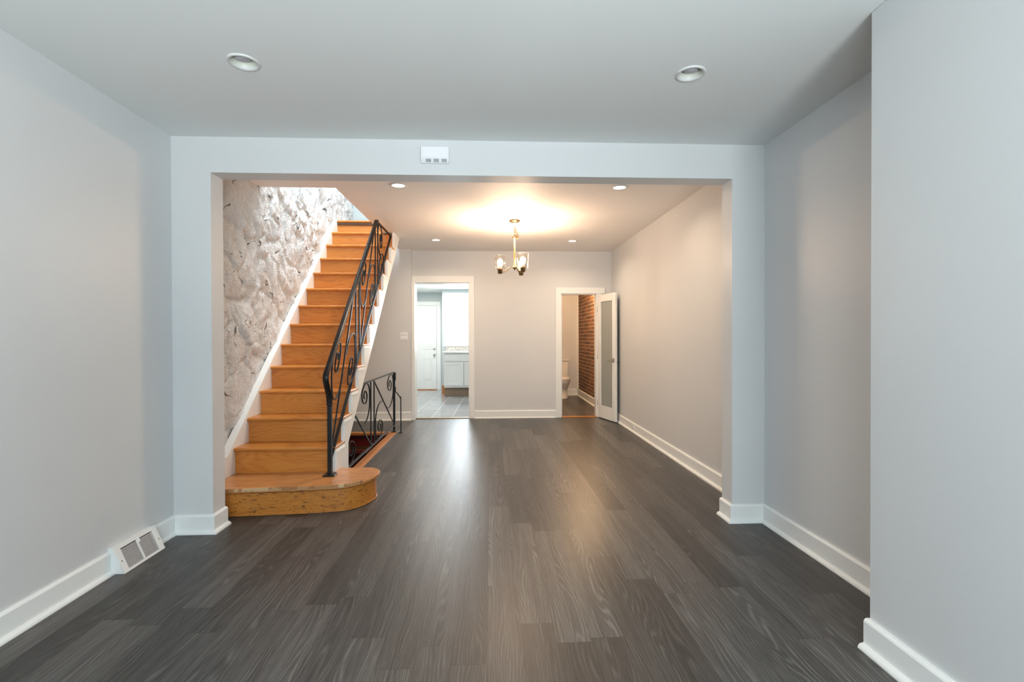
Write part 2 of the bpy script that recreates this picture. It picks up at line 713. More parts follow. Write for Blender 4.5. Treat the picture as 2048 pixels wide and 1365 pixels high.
# ------------------------------------------------------------------ ceilings
b = BM()
holed_sheet(b, [(XL - .02, YB), (XR + .02, YB), (XR + .02, YH + .02), (XL - .02, YH + .02)], [ring(x, y, 0.064) for x, y in NEAR_DL], H)
box(b, XL - .02, XR + .02, YB, YH, H + .16, H + .20)
struct('ceiling', b, M['ceil'], 'pale grey ceiling of the front room', 'ceiling')
b = BM()
holed_sheet(b, [(XL - .02, YHB - .02), (XW + .02, YHB - .02), (XW + .02, YW + .02), (-1.46, YW + .02), (-1.46, 4.682), (XL - .02, 4.682)],
            [ring(x, y, 0.064) for x, y in FAR_DL], HF)
box(b, -1.46, XW + .02, YHB - .02, YW + .02, HF + .14, HF + .214)
box(b, XL - .02, -1.46, YHB - .02, 4.682, HF + .14, HF + .214)
box(b, -1.46, -1.45, 4.682, YW + .02, HF + .0008, HF + .2)     # edge of the stairwell opening
box(b, XL - .02, -1.45, 4.67, 4.682, HF + .0008, HF + .2)
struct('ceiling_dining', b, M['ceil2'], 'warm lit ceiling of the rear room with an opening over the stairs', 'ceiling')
b = BM()
box(b, XL - .02, 0.5, YW + .1, 12.5, 2.48, 2.54)
struct('ceiling_kitchen', b, M['trim'])
b = BM()
box(b, 0.96, XW + .05, YW + .1, 11.1, 2.50, 2.56)
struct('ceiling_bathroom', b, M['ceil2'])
b = BM()
box(b, XL - .1, -0.5, 3.4, 8.1, 5.2, 5.26)
struct('ceiling_upstairs', b, M['ceil'])

# ------------------------------------------------------------------ walls
W_ = M['wall']
b = BM()
box(b, XL - .12, XL, YB, YHB, 0, H + .2)
struct('wall_left', b, W_, 'lavender grey left wall of the front room', 'wall')
b = BM()
box(b, XR, XR + .12, YF, YH, 0, H + .2)
struct('wall_right', b, W_, 'lavender grey right wall of the front room', 'wall')
b = BM()
box(b, XF, XR + .12, YB, YF, 0, H, 0.004, 1)
struct('wall_right_projection', b, W_, 'projecting wall at the right edge nearest the camera', 'wall')
b = BM()
box(b, XL, XOL, YH, YHB, 0, ZO)
box(b, XOR, XR + .12, YH, YHB, 0, ZO)
box(b, XL, XR + .12, YH, YHB, ZO, HF + .2)
bmesh.ops.remove_doubles(b, verts=b.verts[:], dist=0.0001)
struct('wall_middle', b, W_, 'wide cased opening with header beam between the two rooms', 'wall')
b = BM()
box(b, XW, XW + .12, YHB, YW + .12, 0, HF + .2)
struct('wall_right_dining', b, W_, 'plain right wall of the rear room', 'wall')
b = BM()
KL, KR, KT = -1.216, -0.350, 2.240
BL, BR_, BTp = 1.186, 1.779, 2.062
box(b, KL - .05, KR, YW, YW + .12, KT, HF)
box(b, KR, BL, YW, YW + .12, 0, HF)
box(b, BL, BR_, YW, YW + .12, BTp, HF)
box(b, BR_, XW, YW, YW + .12, 0, HF)
bmesh.ops.remove_doubles(b, verts=b.verts[:], dist=0.0001)
struct('wall_back', b, W_, 'back wall of the rear room with two doorways', 'wall')
b = BM()
box(b, XL, -1.266, 7.89, 8.15, 0, HF + .2)
struct('wall_back_left', b, W_, 'short wall beside the kitchen doorway, behind the stairs', 'wall')
# front wall of the house, behind the camera, with its window opening
b = BM()
wx0, wx1, wz0, wz1 = -0.95, 1.45, 0.45, 2.45
box(b, XL - .12, wx0, YB - .15, YB, 0, H + .2)
box(b, wx1, XR + .12, YB - .15, YB, 0, H + .2)
box(b, wx0, wx1, YB - .15, YB, 0, wz0)
box(b, wx0, wx1, YB - .15, YB, wz1, H + .2)
struct('wall_front', b, W_)
b = BM()
for (a0, a1, c0, c1) in ((wx0, wx0 + .06, wz0, wz1), (wx1 - .06, wx1, wz0, wz1), (wx0 + .06, wx1 - .06, wz0, wz0 + .06), (wx0 + .06, wx1 - .06, wz1 - .06, wz1), (.22, .28, wz0 + .06, wz1 - .06)):
    box(b, a0, a1, YB - .10, YB - .03, c0, c1)
struct('window_2', b, M['trim'])
# kitchen shell
b = BM()
box(b, XL - .12, XL, 8.15, 12.6, 0, 2.5)
box(b, XL, -1.13, 12.45, 12.57, 0, 2.5)
box(b, -1.13, -1.05, 11.57, 12.57, 0, 2.5)
wkx0, wkx1, wkz0, wkz1 = -0.95, 0.15, 1.19, 2.30
box(b, -1.05, wkx0, 11.57, 11.70, 0, 2.5)
box(b, wkx1, 0.5, 11.57, 11.70, 0, 2.5)
box(b, wkx0, wkx1, 11.57, 11.70, 0, wkz0)
box(b, wkx0, wkx1, 11.57, 11.70, wkz1, 2.5)
box(b, 0.42, 0.5, 8.13, 11.6, 0, 2.5)
struct('wall_kitchen', b, M['kwall'], 'pale grey green kitchen wall seen through the doorway', 'wall')
# bathroom shell
b = BM()
box(b, 0.90, 0.97, 8.13, 11.2, 0, 2.52)
box(b, 0.97, XW + .12, 11.05, 11.17, 0, 2.52)
struct('wall_bathroom', b, W_, 'lavender grey bathroom wall behind the toilet', 'wall')
b = BM()
box(b, XW, XW + .12, YW + .12, 11.05, 0, 2.52)
struct('wall_brick', b, M['brick'], 'exposed brown brick wall in the bathroom', 'wall')
# upstairs and basement shells
b = BM()
box(b, XL - .12, -0.5, 7.90, 8.02, 2.98, 5.26)
box(b, XL - .12, -0.5, 3.40, 3.52, 2.98, 5.26)
box(b, -0.56, -0.5, 3.5, 7.9, 2.98, 5.26)
struct('wall_upstairs', b, M['kwall'], 'blue grey wall at the head of the stairs', 'wall')
b = BM()
box(b, XL - .1, XL + .012, 4.2, 7.0, -2.5, -0.005)
box(b, -1.40, -1.30, 4.2, 7.0, -2.5, -0.045)
box(b, XL, -1.3, 6.83, 6.95, -2.5, -0.045)
box(b, XL, -1.3, 4.18, 4.30, -2.5, -0.045)
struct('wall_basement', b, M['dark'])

# ---- rough white painted stone wall beside the stairs: displaced mesh
ys0, ys1, zs0, zs1 = YHB - .03, 7.90, -0.02, 4.3
NY, NZ = 420, 290
me = bpy.data.meshes.new('wall_stone')
verts, faces, joint = [], [], []


def ridge(p):
    return 1 - abs(noise.noise(p)) * 2.2


def stone_h(y, z):
    wy = 0.16 * noise.noise(Vector((y * 2.1, z * 2.1, 3.1))) + 0.05 * noise.noise(Vector((y * 7, z * 7, 1.1)))
    wz = 0.16 * noise.noise(Vector((y * 2.1, z * 2.1, 9.7))) + 0.05 * noise.noise(Vector((y * 7, z * 7, 6.1)))
    p = Vector(((y + wy) * 3.0 + (z + wz) * 0.8, (z + wz) * 2.6, 0))
    d, pp = noise.voronoi(p)
    e = d[1] - d[0]                                   # 0 at joints
    jt = max(0.0, 1 - e / 0.075)
    loc = p - pp[0]
    facet = 0.017 * ((noise.cell(pp[0] * 7.3) - 0.5) * loc.x + (noise.cell(pp[0] * 3.1 + Vector((5, 5, 5))) - 0.5) * loc.y)
    amp = 0.40 + 0.60 * min(1.0, max(0.0, (z - 0.7) / 1.5))
    u, v = y + wy * 0.5, z + wz * 0.5
    r1 = ridge(Vector((u * 5.2 + v * 1.5, v * 1.7 - u * 0.6, 1.7)))
    r2 = ridge(Vector((u * 13.0 + v * 3.2, v * 3.6 - u * 1.2, 5.2)))
    r3 = ridge(Vector((u * 27 + v * 6, v * 9 - u * 2, 2.2)))
    f = noise.noise(Vector((y * 48, z * 42, 2.0)))
    und = noise.noise(Vector((y * 1.3, z * 1.3, 4.4)))
    h = 0.014 * min(1.0, e / 0.25) + facet + 0.016 * und + amp * (0.022 * r1 + 0.019 * r2 + 0.011 * r3) + 0.003 * f - 0.012 * jt
    return h - 0.012, jt * (0.5 + 0.5 * noise.noise(Vector((y * 2.3, z * 2.3, 8.8))) + 0.2)


for i in range(NZ + 1):
    z = zs0 + (zs1 - zs0) * i / NZ
    for k in range(NY + 1):
        y = ys0 + (ys1 - ys0) * k / NY
        hh, jj = stone_h(y, z)
        verts.append((XL - 0.022 + hh, y, z))
        joint.append(jj)
for i in range(NZ):
    for k in range(NY):
        a = i * (NY + 1) + k
        faces.append((a, a + 1, a + NY + 2, a + NY + 1))
me.from_pydata(verts, [], faces)
at = me.attributes.new('joint', 'FLOAT', 'POINT')
at.data.foreach_set('value', joint)
me.materials.append(M['stone'])
for p in me.polygons:
    p.use_smooth = True
me.flip_normals() if me.polygons[0].normal.x < 0 else None
o = bpy.data.objects.new('wall_stone', me)
C.objects.link(o)
o['kind'] = 'structure'
o['label'] = 'rough white painted stone wall beside the staircase'
o['category'] = 'wall'
b = BM()
box(b, XL - .16, XL - .045, YHB - .02, 8.15, -2.5, 5.26)
box(b, XL - .045, XL, YHB, 8.0, 4.25, 5.26)
struct('wall_stone_backing', b, W_)


# ------------------------------------------------------------------ baseboards
def base_run(bm, p0, p1, nrm, h=BH, bt=BT, sh=SH, m0=0, m1=0):
    """baseboard with bead and shoe moulding along p0->p1, sticking out along nrm"""
    p0, p1, nrm = Vector((*p0, 0)), Vector((*p1, 0)), Vector((*nrm, 0))
    prof = [(0, 0), (sh, 0), (sh, .006), (sh - .004, .014), (sh - .011, .020), (bt, .023), (bt, h - .012), (bt - .004, h - .005), (bt - .010, h), (0, h)]
    dr_ = (p1 - p0).normalized()
    A = [bm.verts.new(p0 + nrm * a - dr_ * a * m0 + Vector((0, 0, z))) for a, z in prof]
    B = [bm.verts.new(p1 + nrm * a + dr_ * a * m1 + Vector((0, 0, z))) for a, z in prof]
    fs = [bm.faces.new(A), bm.faces.new(B[::-1])]
    n = len(prof)
    for i in range(n):
        fs.append(bm.faces.new((A[i], A[(i + 1) % n], B[(i + 1) % n], B[i])))
    bmesh.ops.recalc_face_normals(bm, faces=fs)


VY0, VY1 = 2.838, 3.168      # the register interrupts the left baseboard
b = BM()
base_run(b, (XL, YB), (XL, VY0), (1, 0))
base_run(b, (XL, VY1), (XL, YH), (1, 0), m1=-1)
struct('baseboard_left', b, M['trim'], 'tall white baseboard along the left wall', 'baseboard')
b = BM()
base_run(b, (XL, YH), (XOL, YH), (0, -1), m0=-1, m1=1)
base_run(b, (XOL, YH), (XOL, YHB), (1, 0), m0=1)
struct('baseboard_left_pilaster', b, M['trim'], 'white baseboard wrapping the left side of the opening', 'baseboard')
b = BM()
base_run(b, (XOR, YH), (XR, YH), (0, -1), m0=1, m1=-1)
base_run(b, (XOR, YH), (XOR, YHB), (-1, 0), m0=1)
struct('baseboard_right_pilaster', b, M['trim'], 'white baseboard wrapping the right side of the opening', 'baseboard')
b = BM()
base_run(b, (XR, YF), (XR, YH), (-1, 0), m1=-1)
struct('baseboard_right', b, M['trim'], 'white baseboard along the right wall of the front room', 'baseboard')
b = BM()
base_run(b, (XF, YB), (XF, YF), (-1, 0), BH, .026, .052)
struct('baseboard_right_projection', b, M['trim'], 'white baseboard on the projecting wall nearest the camera', 'baseboard')
b = BM()
base_run(b, (XW, YHB), (XW, YW), (-1, 0))
struct('baseboard_right_dining', b, M['trim'], 'white baseboard along the right wall of the rear room', 'baseboard')
b = BM()
base_run(b, (-0.256, YW), (1.092, YW), (0, -1), sh=.032)
struct('baseboard_back', b, M['trim'], 'white baseboard between the two doorways', 'baseboard')
b = BM()
base_run(b, (XL, 7.89), (-1.268, 7.89), (0, -1), BH + .01)
struct('baseboard_back_left', b, M['trim'], 'white baseboard under the light switch', 'baseboard')
b = BM()
base_run(b, (0.97, 11.05), (XW, 11.05), (0, -1), .15)
base_run(b, (XW, YW + .12), (XW, 11.05), (-1, 0), .15)
box(b, XW - .045, XW - .001, 11.0, 11.05, .15, 2.5)
struct('baseboard_bathroom', b, M['trim'], 'white baseboard and corner strip in the bathroom', 'baseboard')

# ------------------------------------------------------------------ door casings, thresholds (trim)
b = BM()
box(b, -1.266, -0.256, YW - .022, YW, KT, 2.350, .003, 1)
box(b, KR, -0.256, YW - .022, YW, 0, KT, .003, 1)
box(b, -1.266, KL, 7.882, 8.16, 0, KT, .003, 1)
box(b, KR - .002, KR, YW, YW + .13, 0, KT)
box(b, KL, KR, YW, YW + .13, KT - .012, KT)
struct('trim_1', b, M['trim'], 'white casing around the kitchen doorway', 'door casing')
b = BM()
box(b, 1.092, 1.919, YW - .022, YW, BTp, 2.160, .003, 1)
box(b, 1.092, BL, YW - .022, YW, 0, BTp, .003, 1)
box(b, BR_, 1.870, YW - .022, YW, 0, BTp, .003, 1)
box(b, BL - .002, BL + .012, YW, YW + .12, 0, BTp)
box(b, BR_ - .012, BR_ + .002, YW, YW + .12, 0, BTp)
box(b, BL, BR_, YW, YW + .12, BTp - .014, BTp)
struct('trim_2', b, M['trim'], 'white casing around the bathroom doorway', 'door casing')
b = BM()
box(b, KL, KR, YW - .01, YW + .05, 0.0, 0.014, .004)
struct('trim_3', b, M['brass'], 'thin metal threshold strip under the kitchen doorway', 'threshold')
b = BM()
box(b, BL, BR_, YW - .005, YW + .06, 0.0, 0.014, .004)
struct('trim_4', b, M['oak'], 'thin wooden threshold strip under the bathroom doorway', 'threshold')
b = BM()
box(b, -1.402, -1.310, 4.255, 6.92, 0.0, 0.014, .004)
box(b, XL + .02, -1.402, 6.80, 6.90, -0.02, 0.014, .006)
box(b, -1.402, -1.392, 4.30, 6.82, -0.20, 0.0)
struct('trim_5', b, M['oak_y'], 'orange wooden edging around the basement stairwell', 'edging')
b = BM()
box(b, -1.135, -1.065, 11.50, 11.565, 0, 0.20, .004)
struct('trim_6', b, M['oak'], 'short orange wood baseboard end beside the kitchen cabinet', 'trim')

# ------------------------------------------------------------------ kitchen door (six panels)
dr = thing('door_1', 'white six panel door at the back of the kitchen', 'door', (-1.77, 12.44, 0), kind='structure')
b = BM()
dx0, dx1 = -2.165, -1.358
pan = []
for (xa, xb) in ((-2.040, -1.820), (-1.703, -1.488)):
    for (za, zb) in ((0.261, 0.814), (1.039, 1.678), (1.822, 1.990)):
        pan.append((xa, xb, za, zb))
box(b, dx0, dx1, 12.412, 12.448, .02, 2.150, .003, 1)
obj('door_leaf', b, M['trim'], dr)
for (xa, xb, za, zb) in pan:
    b = BM()
    # moulded frame plus raised field
    for (q0, q1, s0, s1) in ((xa + .018, xb - .018, za, za + .018), (xa + .018, xb - .018, zb - .018, zb), (xa, xa + .018, za, zb), (xb - .018, xb, za, zb)):
        box(b, q0, q1, 12.404, 12.413, s0, s1, .003, 1)
    box(b, xa + .035, xb - .035, 12.405, 12.413, za + .035, zb - .035, .006, 1)
    obj('door_panel', b, M['trim'], dr)
b = BM()
lathe(b, [(.0, -.062), (.022, -.060), (.028, -.048), (.024, -.034), (.012, -.026), (.012, -.006), (.032, -.004), (.032, 0)], (-1.419, 12.412, 0.90), 20, axis='y')
obj('door_knob', b, M['chrome'], dr, 'round satin metal knob')
b = BM()
lathe(b, [(.0, -.024), (.022, -.022), (.030, -.010), (.031, 0)], (-1.419, 12.412, 1.051), 20, axis='y')
obj('deadbolt', b, M['chrome'], dr, 'round satin metal deadbolt')
b = BM()
box(b, dx1 + .003, -1.253, 12.425, 12.452, 0, 2.155, .003, 1)
box(b, XL, -1.253, 12.425, 12.452, 2.155, 2.257, .003, 1)
struct('trim_7', b, M['trim'], 'white casing around the kitchen back door', 'door casing')
b = BM()
box(b, XL, dx1, 12.39, 12.45, 0, .018, .004)
struct('trim_8', b, M['oak'], 'wood threshold under the kitchen back door', 'threshold')

# ------------------------------------------------------------------ kitchen window
wn = thing('window_1', 'bright double hung kitchen window above the counter', 'window', (-0.4, 11.6, 1.19), kind='structure')
b = BM()
box(b, -1.05, wkx0, 11.545, 11.572, 1.16, wkz1, .004, 1)
box(b, wkx1, wkx1 + .1, 11.545, 11.572, 1.16, wkz1, .004, 1)
box(b, -1.05, wkx1 + .1, 11.545, 11.572, wkz1, 2.40, .004, 1)
obj('casing', b, M['trim'], wn)
b = BM()
box(b, -1.115, wkx1 + .12, 11.50, 11.575, 1.125, 1.162, .006)
obj('sill', b, M['trim'], wn)
for nm, za, zb, yy in (('upper_sash', 1.715, wkz1, 11.65), ('lower_sash', wkz0, 1.745, 11.61)):
    b = BM()
    box(b, wkx0, wkx0 + .045, yy, yy + .035, za, zb, .003, 1)
    box(b, wkx1 - .045, wkx1, yy, yy + .035, za, zb, .003, 1)
    box(b, wkx0 + .045, wkx1 - .045, yy, yy + .035, za, za + .04, .003, 1)
    box(b, wkx0 + .045, wkx1 - .045, yy, yy + .035, zb - .04, zb, .003, 1)
    s = obj(nm, b, M['trim'], wn)
    b = BM()
    box(b, wkx0 + .04, wkx1 - .04, yy + .015, yy + .019, za + .035, zb - .035)
    obj('pane', b, M['pane'], s)

# ------------------------------------------------------------------ kitchen cabinet, counter
kc = thing('base_cabinet', 'pale grey kitchen base cabinet seen through the doorway', 'cabinet', (-0.4, 11.26, 0))
b = BM()
box(b, -1.035, 0.20, 10.955, 11.56, .205, .978, .003, 1)
obj('body', b, M['cab'], kc)
b = BM()
box(b, -1.03, 0.20, 11.02, 11.55, 0, .205)
obj('toe_kick', b, M['kick'], kc, 'dark brown recessed toe kick')
for (xa, xb) in ((-1.018, -0.601), (-0.578, -0.161)):
    b = BM()
    box(b, xa, xb, 10.935, 10.955, .251, .768, .003, 1)
    fr = .045
    box(b, xa + fr, xb - fr, 10.927, 10.936, .252, .252 + fr, .003, 1)
    box(b, xa + fr, xb - fr, 10.927, 10.936, .767 - fr, .767, .003, 1)
    box(b, xa + .001, xa + fr, 10.927, 10.936, .252, .767, .003, 1)
    box(b, xb - fr, xb - .001, 10.927, 10.936, .252, .767, .003, 1)
    obj('cabinet_door', b, M['cab'], kc)
b = BM()
box(b, -1.018, -0.161, 10.933, 10.955, .800, .962, .004, 1)
obj('drawer_front', b, M['cab'], kc)
b = BM()
box(b, -1.075, 0.22, 10.915, 11.565, .980, 1.018, .006)
ct = obj('countertop', b, M['granite'])
ct['label'] = 'speckled granite countertop on the kitchen cabinet'
ct['category'] = 'countertop'
b = BM()
box(b, -1.05, 0.22, 11.545, 11.568, 1.018, 1.115, .003, 1)
bs = obj('backsplash', b, M['granite'])
bs['label'] = 'low speckled granite backsplash under the kitchen window'
bs['category'] = 'backsplash'

# ------------------------------------------------------------------ bathroom door (open, frosted glass)
hx, hy = 1.792, 7.985
ux, uy = (1.950 - 1.797), (7.446 - 8.0)
ul = math.hypot(ux, uy)
ux, uy = ux / ul, uy / ul
DW = 0.572
bd = thing('door_2', 'open white bathroom door with a frosted glass panel', 'door', (hx, hy, 0), kind='structure')
rotm = Matrix(((ux, -uy, 0, hx), (uy, ux, 0, hy), (0, 0, 1, 0), (0, 0, 0, 1)))   # local x along the door, local y = left normal


def in_door(bm):
    bm.transform(rotm)
    return bm


# local -y side is the one that faces the camera (left)
b = BM()
box(b, 0, .10, 0, .036, .012, 2.035, .003, 1)
box(b, DW - .10, DW, 0, .036, .012, 2.035, .003, 1)
box(b, .10, DW - .10, 0, .036, .012, .215, .002, 1)
box(b, .10, DW - .10, 0, .036, 1.915, 2.035, .002, 1)
obj('door_frame', in_door(b), M['trim'], bd)
b = BM()
box(b, .098, DW - .098, .013, .023, .21, 1.92)
obj('glass_panel', in_door(b), M['frost'], bd, 'frosted grey green glass panel')
for sgn, yb in ((-1, 0.0), (1, 0.036)):
    b = BM()
    y_a, y_b = sorted((yb, yb + sgn * .010))
    box(b, DW - .080, DW - .024, y_a, y_b, .945, 1.005, .003)
    lathe(b, [(.010, 0), (.010, sgn * .05)], (DW - .052, yb, .975), 14, axis='y')
    y_a, y_b = sorted((yb + sgn * .043, yb + sgn * .057))
    box(b, DW - .165, DW - .040, y_a, y_b, .966, .984, .005)
    obj('lever_handle', in_door(b), M['chrome'], bd, 'satin metal lever handle')
for hz in (.25, 1.02, 1.80):
    b = BM()
    lathe(b, [(.008, hz - .045), (.008, hz + .045)], (-.006, .002, 0), 10, True, True)
    obj('hinge', in_door(b), M['chrome'], bd, 'small metal hinge')

# ------------------------------------------------------------------ toilet
TX, TY = 1.530, 11.03
tl = thing('toilet', 'white toilet against the bathroom back wall', 'toilet', (TX, 10.62, 0))


def loft(bm, secs, n=28, cap=True):
    rings = []
    for (cx, cy, z, rx, ryf, ryb) in secs:
        ring_ = []
        for i in range(n):
            a = 2 * PI * i / n
            yy = math.sin(a)
            ring_.append(bm.verts.new((cx + rx * math.cos(a), cy + (ryb if yy > 0 else ryf) * yy, z)))
        rings.append(ring_)
    fs = []
    for A, B_ in zip(rings, rings[1:]):
        for i in range(n):
            j = (i + 1) % n
            fs.append(bm.faces.new((A[i], A[j], B_[j], B_[i])))
    if cap:
        fs.append(bm.faces.new(rings[0][::-1]))
        fs.append(bm.faces.new(rings[-1]))
    for f in fs:
        f.smooth = True
    bmesh.ops.recalc_face_normals(bm, faces=fs)


cy = 10.56
b = BM()
loft(b, [(TX, cy, 0, .185, .26, .30), (TX, cy, .03, .178, .255, .30), (TX, cy, .07, .165, .22, .28), (TX, cy, .18, .160, .20, .27), (TX, cy, .25, .178, .23, .27),
         (TX, cy, .33, .212, .28, .25), (TX, cy, .385, .228, .30, .23), (TX, cy, .405, .228, .30, .23)])
obj('bowl', b, M['porcelain'], tl)
b = BM()
loft(b, [(TX, cy, .407, .232, .308, .215), (TX, cy, .415, .236, .312, .215), (TX, cy, .428, .234, .310, .213)])
obj('seat', b, M['white'], tl)
b = BM()
loft(b, [(TX, cy, .432, .232, .308, .215), (TX, cy, .445, .234, .310, .215), (TX, cy, .458, .215, .295, .205), (TX, cy, .463, .16, .24, .16)])
obj('lid', b, M['white'], tl)
b = BM()
prism(b, [(TX - .215, .41), (TX + .215, .41), (TX + .235, .80), (TX - .235, .80)], 'y', 10.83, 11.025)
bmesh.ops.bevel(b, geom=b.edges[:], offset=.018, segments=3, affect='EDGES')
box(b, TX - .10, TX + .10, 10.72, 10.95, .30, .42, .02)
obj('tank', b, M['porcelain'], tl)
b = BM()
box(b, TX - .245, TX + .250, 10.815, 11.035, .802, .842, .012, 3)
obj('tank_lid', b, M['porcelain'], tl)
b = BM()
box(b, TX - .19, TX - .11, 10.805, 10.825, .735, .755, .006)
obj('flush_lever', b, M['chrome'], tl, 'small metal flush lever')

# ------------------------------------------------------------------ staircase
st = thing('staircase', 'honey oak staircase with white stringers climbing beside the stone wall', 'staircase', (-1.7, 3.75, 0))
NO = 0.030          # nosing overhang / thickness


def nosed_tread(xa, xb, yf, yb, ztop, ret=True):
    """tread board with half round front nosing and a return nosing on the open side"""
    bm = BM()
    r = NO / 2
    prof = [(yb, ztop - NO), (yb, ztop)] + [(yf + r - r * math.sin(a), ztop - r + r * math.cos(a)) for a in [PI * i / 8 for i in range(9)]]
    fs = prism(bm, prof, 'x', xa, xb - (.03 if ret else 0))
    if ret:
        prof2 = [(xb - .034, ztop - NO), (xb - .034, ztop)] + [(xb - r + r * math.sin(a), ztop - r + r * math.cos(a)) for a in [PI * i / 8 for i in range(9)]]
        prism(bm, prof2, 'y', yf + .004, yb + .012)
        lathe(bm, [(0.0, -.001)] + [(.0149, 0), (.0149, .0)], (xb - r, yf + r, ztop - r), 12)
    return bm


# starting step with rounded end
outer = [(-2.13, 3.672), (-1.90, 3.680), (-1.434, 3.711), (-1.25, 3.733), (-1.124, 3.760), (-1.04, 3.818), (-0.98, 3.900), (-0.943, 4.00), (-0.930, 4.10), (-0.95, 4.19), (-1.019, 4.250)]
sp = [(p.x, p.y) for p in spline([(*q, 0) for q in outer], 6)]
poly = sp + [(-1.30, 4.255), (-2.13, 4.255)]


def inset_path(path, d):
    out = []
    for i, p in enumerate(path):
        a = Vector(path[max(i - 1, 0)])
        c_ = Vector(path[min(i + 1, len(path) - 1)])
        t = (c_ - a).normalized()
        nn = Vector((-t.y, t.x))
        out.append((p[0] + nn.x * d, p[1] + nn.y * d))
    return out


step = BM()
prism(step, poly, 'z', RI - .026, RI)
fs_ = [e for e in step.edges if abs(e.verts[0].co.z - e.verts[1].co.z) < 1e-6 and e.verts[0].co.z > RI - .001]
bmesh.ops.bevel(step, geom=fs_, offset=.009, segments=3, affect='EDGES')
s0 = obj('starting_tread', step, M['oak_tread'], st, 'rounded first tread, patched along the front edge')
ins = inset_path(sp, .004)
strip = BM()
q = [p for p in sp if p[0] < -1.0 and p[1] < 4.0]
qi = inset_path(sp, .016)[:len(q)]
prism(strip, [(p[0], p[1] - .0015) for p in q] + qi[::-1], 'z', RI - .020, RI + .0012)
obj('nosing_patch', strip, M['patch'], s0, 'pale and dark wood patches along the worn edge')
ris = BM()
pin = inset_path(sp, .030)
prism(ris, pin + [(-1.30, 4.225), (-2.13, 4.225)], 'z', 0.0, RI - .026)
obj('starting_riser', ris, M['oak_worn'], st, 'curved scuffed yellow oak front of the first step')
cove = BM()
pc = [(p[0], p[1], RI - .034) for p in inset_path(sp, .026)]
sweep(cove, pc, circ(.008, 8))
obj('cove_moulding', cove, M['oak_worn'], st)
sho = BM()
pc = [(p[0], p[1], .006) for p in inset_path(sp, .027)]
sweep(sho, pc, circ(.006, 8))
obj('shoe_moulding', sho, M['oak_worn'], st)

for k in range(1, 14):
    yf = Y0 + (k - 1) * GO
    zt = (k + 1) * RI
    # riser below this tread
    b = BM()
    xr_ = SR - .030 if k <= 12 else -1.47
    box(b, SL, xr_, yf + .028, yf + .048, k * RI, zt - NO + .002)
    obj('riser', b, M['oak'], st)
    b = nosed_tread(SL, SR if k < 12 else -1.465, yf, yf + GO + .045 if k < 13 else yf + .6, zt, k < 12)
    obj('tread', b, M['oak'], st)
# dark worn gap under the landing nosing
b = BM()
box(b, SL, -1.47, Y0 + 12 * GO + .010, Y0 + 12 * GO + .027, 14 * RI - NO - .035, 14 * RI - NO - .002, .003, 1)
obj('worn_strip', b, mat('dark_worn_wood', (0.06, 0.035, 0.018), 0.7), st, 'dark worn strip under the top nosing')
# wall skirt board
b = BM()
prism(b, [(3.60, RI - .02), (3.60, RI + .03), (4.02, .390), (6.78, 2.905), (6.87, 2.985), (7.2, 2.985), (7.2, 2.9), (4.30, .20)], 'x', -2.185, SL + .004)
obj('skirt_board', b, M['trim'], st)
# open stringer: stepped top, straight soffit edge
b = BM()
top = []
for k in range(1, 12):
    yf = Y0 + (k - 1) * GO + .028
    top += [(yf, k * RI + (0 if k > 1 else 0.001)), (yf, (k + 1) * RI - NO)]
slope = (2.679 - .382) / (6.953 - 4.491)
top += [(6.656, 12 * RI - NO), (6.656, HF - .001), (4.491 + (HF - .001 - .382) / slope, HF - .001)]
low = [ (4.491, .382), (4.481, .0), (4.258, 0.0), (4.258, RI + .001)]
poly = [(p[0], p[1]) for p in top] + low
b2 = BM()
vs = [b2.verts.new((SR - .028, p[0], p[1])) for p in poly]
f = b2.faces.new(vs)
r = bmesh.ops.extrude_face_region(b2, geom=[f])
vv = [e for e in r['geom'] if isinstance(e, bmesh.types.BMVert)]
bmesh.ops.translate(b2, verts=vv, vec=(.026, 0, 0))
bmesh.ops.triangulate(b2, faces=[f for f in b2.faces if len(f.verts) > 4])
bmesh.ops.recalc_face_normals(b2, faces=b2.faces[:])
b.free()
sg = obj('stringer', b2, M['trim'], st)
# picture-frame mouldings on the stringer under each tread
XS = SR - .002
for k in range(1, 12):
    yf = Y0 + (k - 1) * GO + .028
    zb, zt = k * RI, (k + 1) * RI - NO
    def zlow(y):
        return .382 + (y - 4.491) * slope
    y1 = yf + GO - .012
    b = BM()
    ya = yf + .010
    za = zb + .012
    zz = zt - .014
    pts = [(ya, za), (ya, zz), (y1, zz)]
    if k == 1:
        pts = [(ya, zb + .014), (ya, zz), (y1 + .02, zz)]
    for (p, q_) in zip(pts, pts[1:]):
        lo = (min(p[0], q_[0]) - .004, min(p[1], q_[1]) - .004)
        hi = (max(p[0], q_[0]) + .004, max(p[1], q_[1]) + .004)
        box(b, XS, XS + .006, lo[0], hi[0], lo[1], hi[1], .002, 1)
        off_ = .014
        box(b, XS, XS + .004, lo[0] + off_, hi[0] + off_, lo[1] - off_ if p[1] == q_[1] else lo[1], hi[1] - off_, .0015, 1)
    obj('panel_moulding', b, M['trim'], sg)
# soffit under the flight
b = BM()
prism(b, [(4.50, .40), (6.953, 2.679), (6.953, 2.70), (4.50, .43)], 'x', SL, SR - .03)
obj('soffit', b, M['wall'], st)

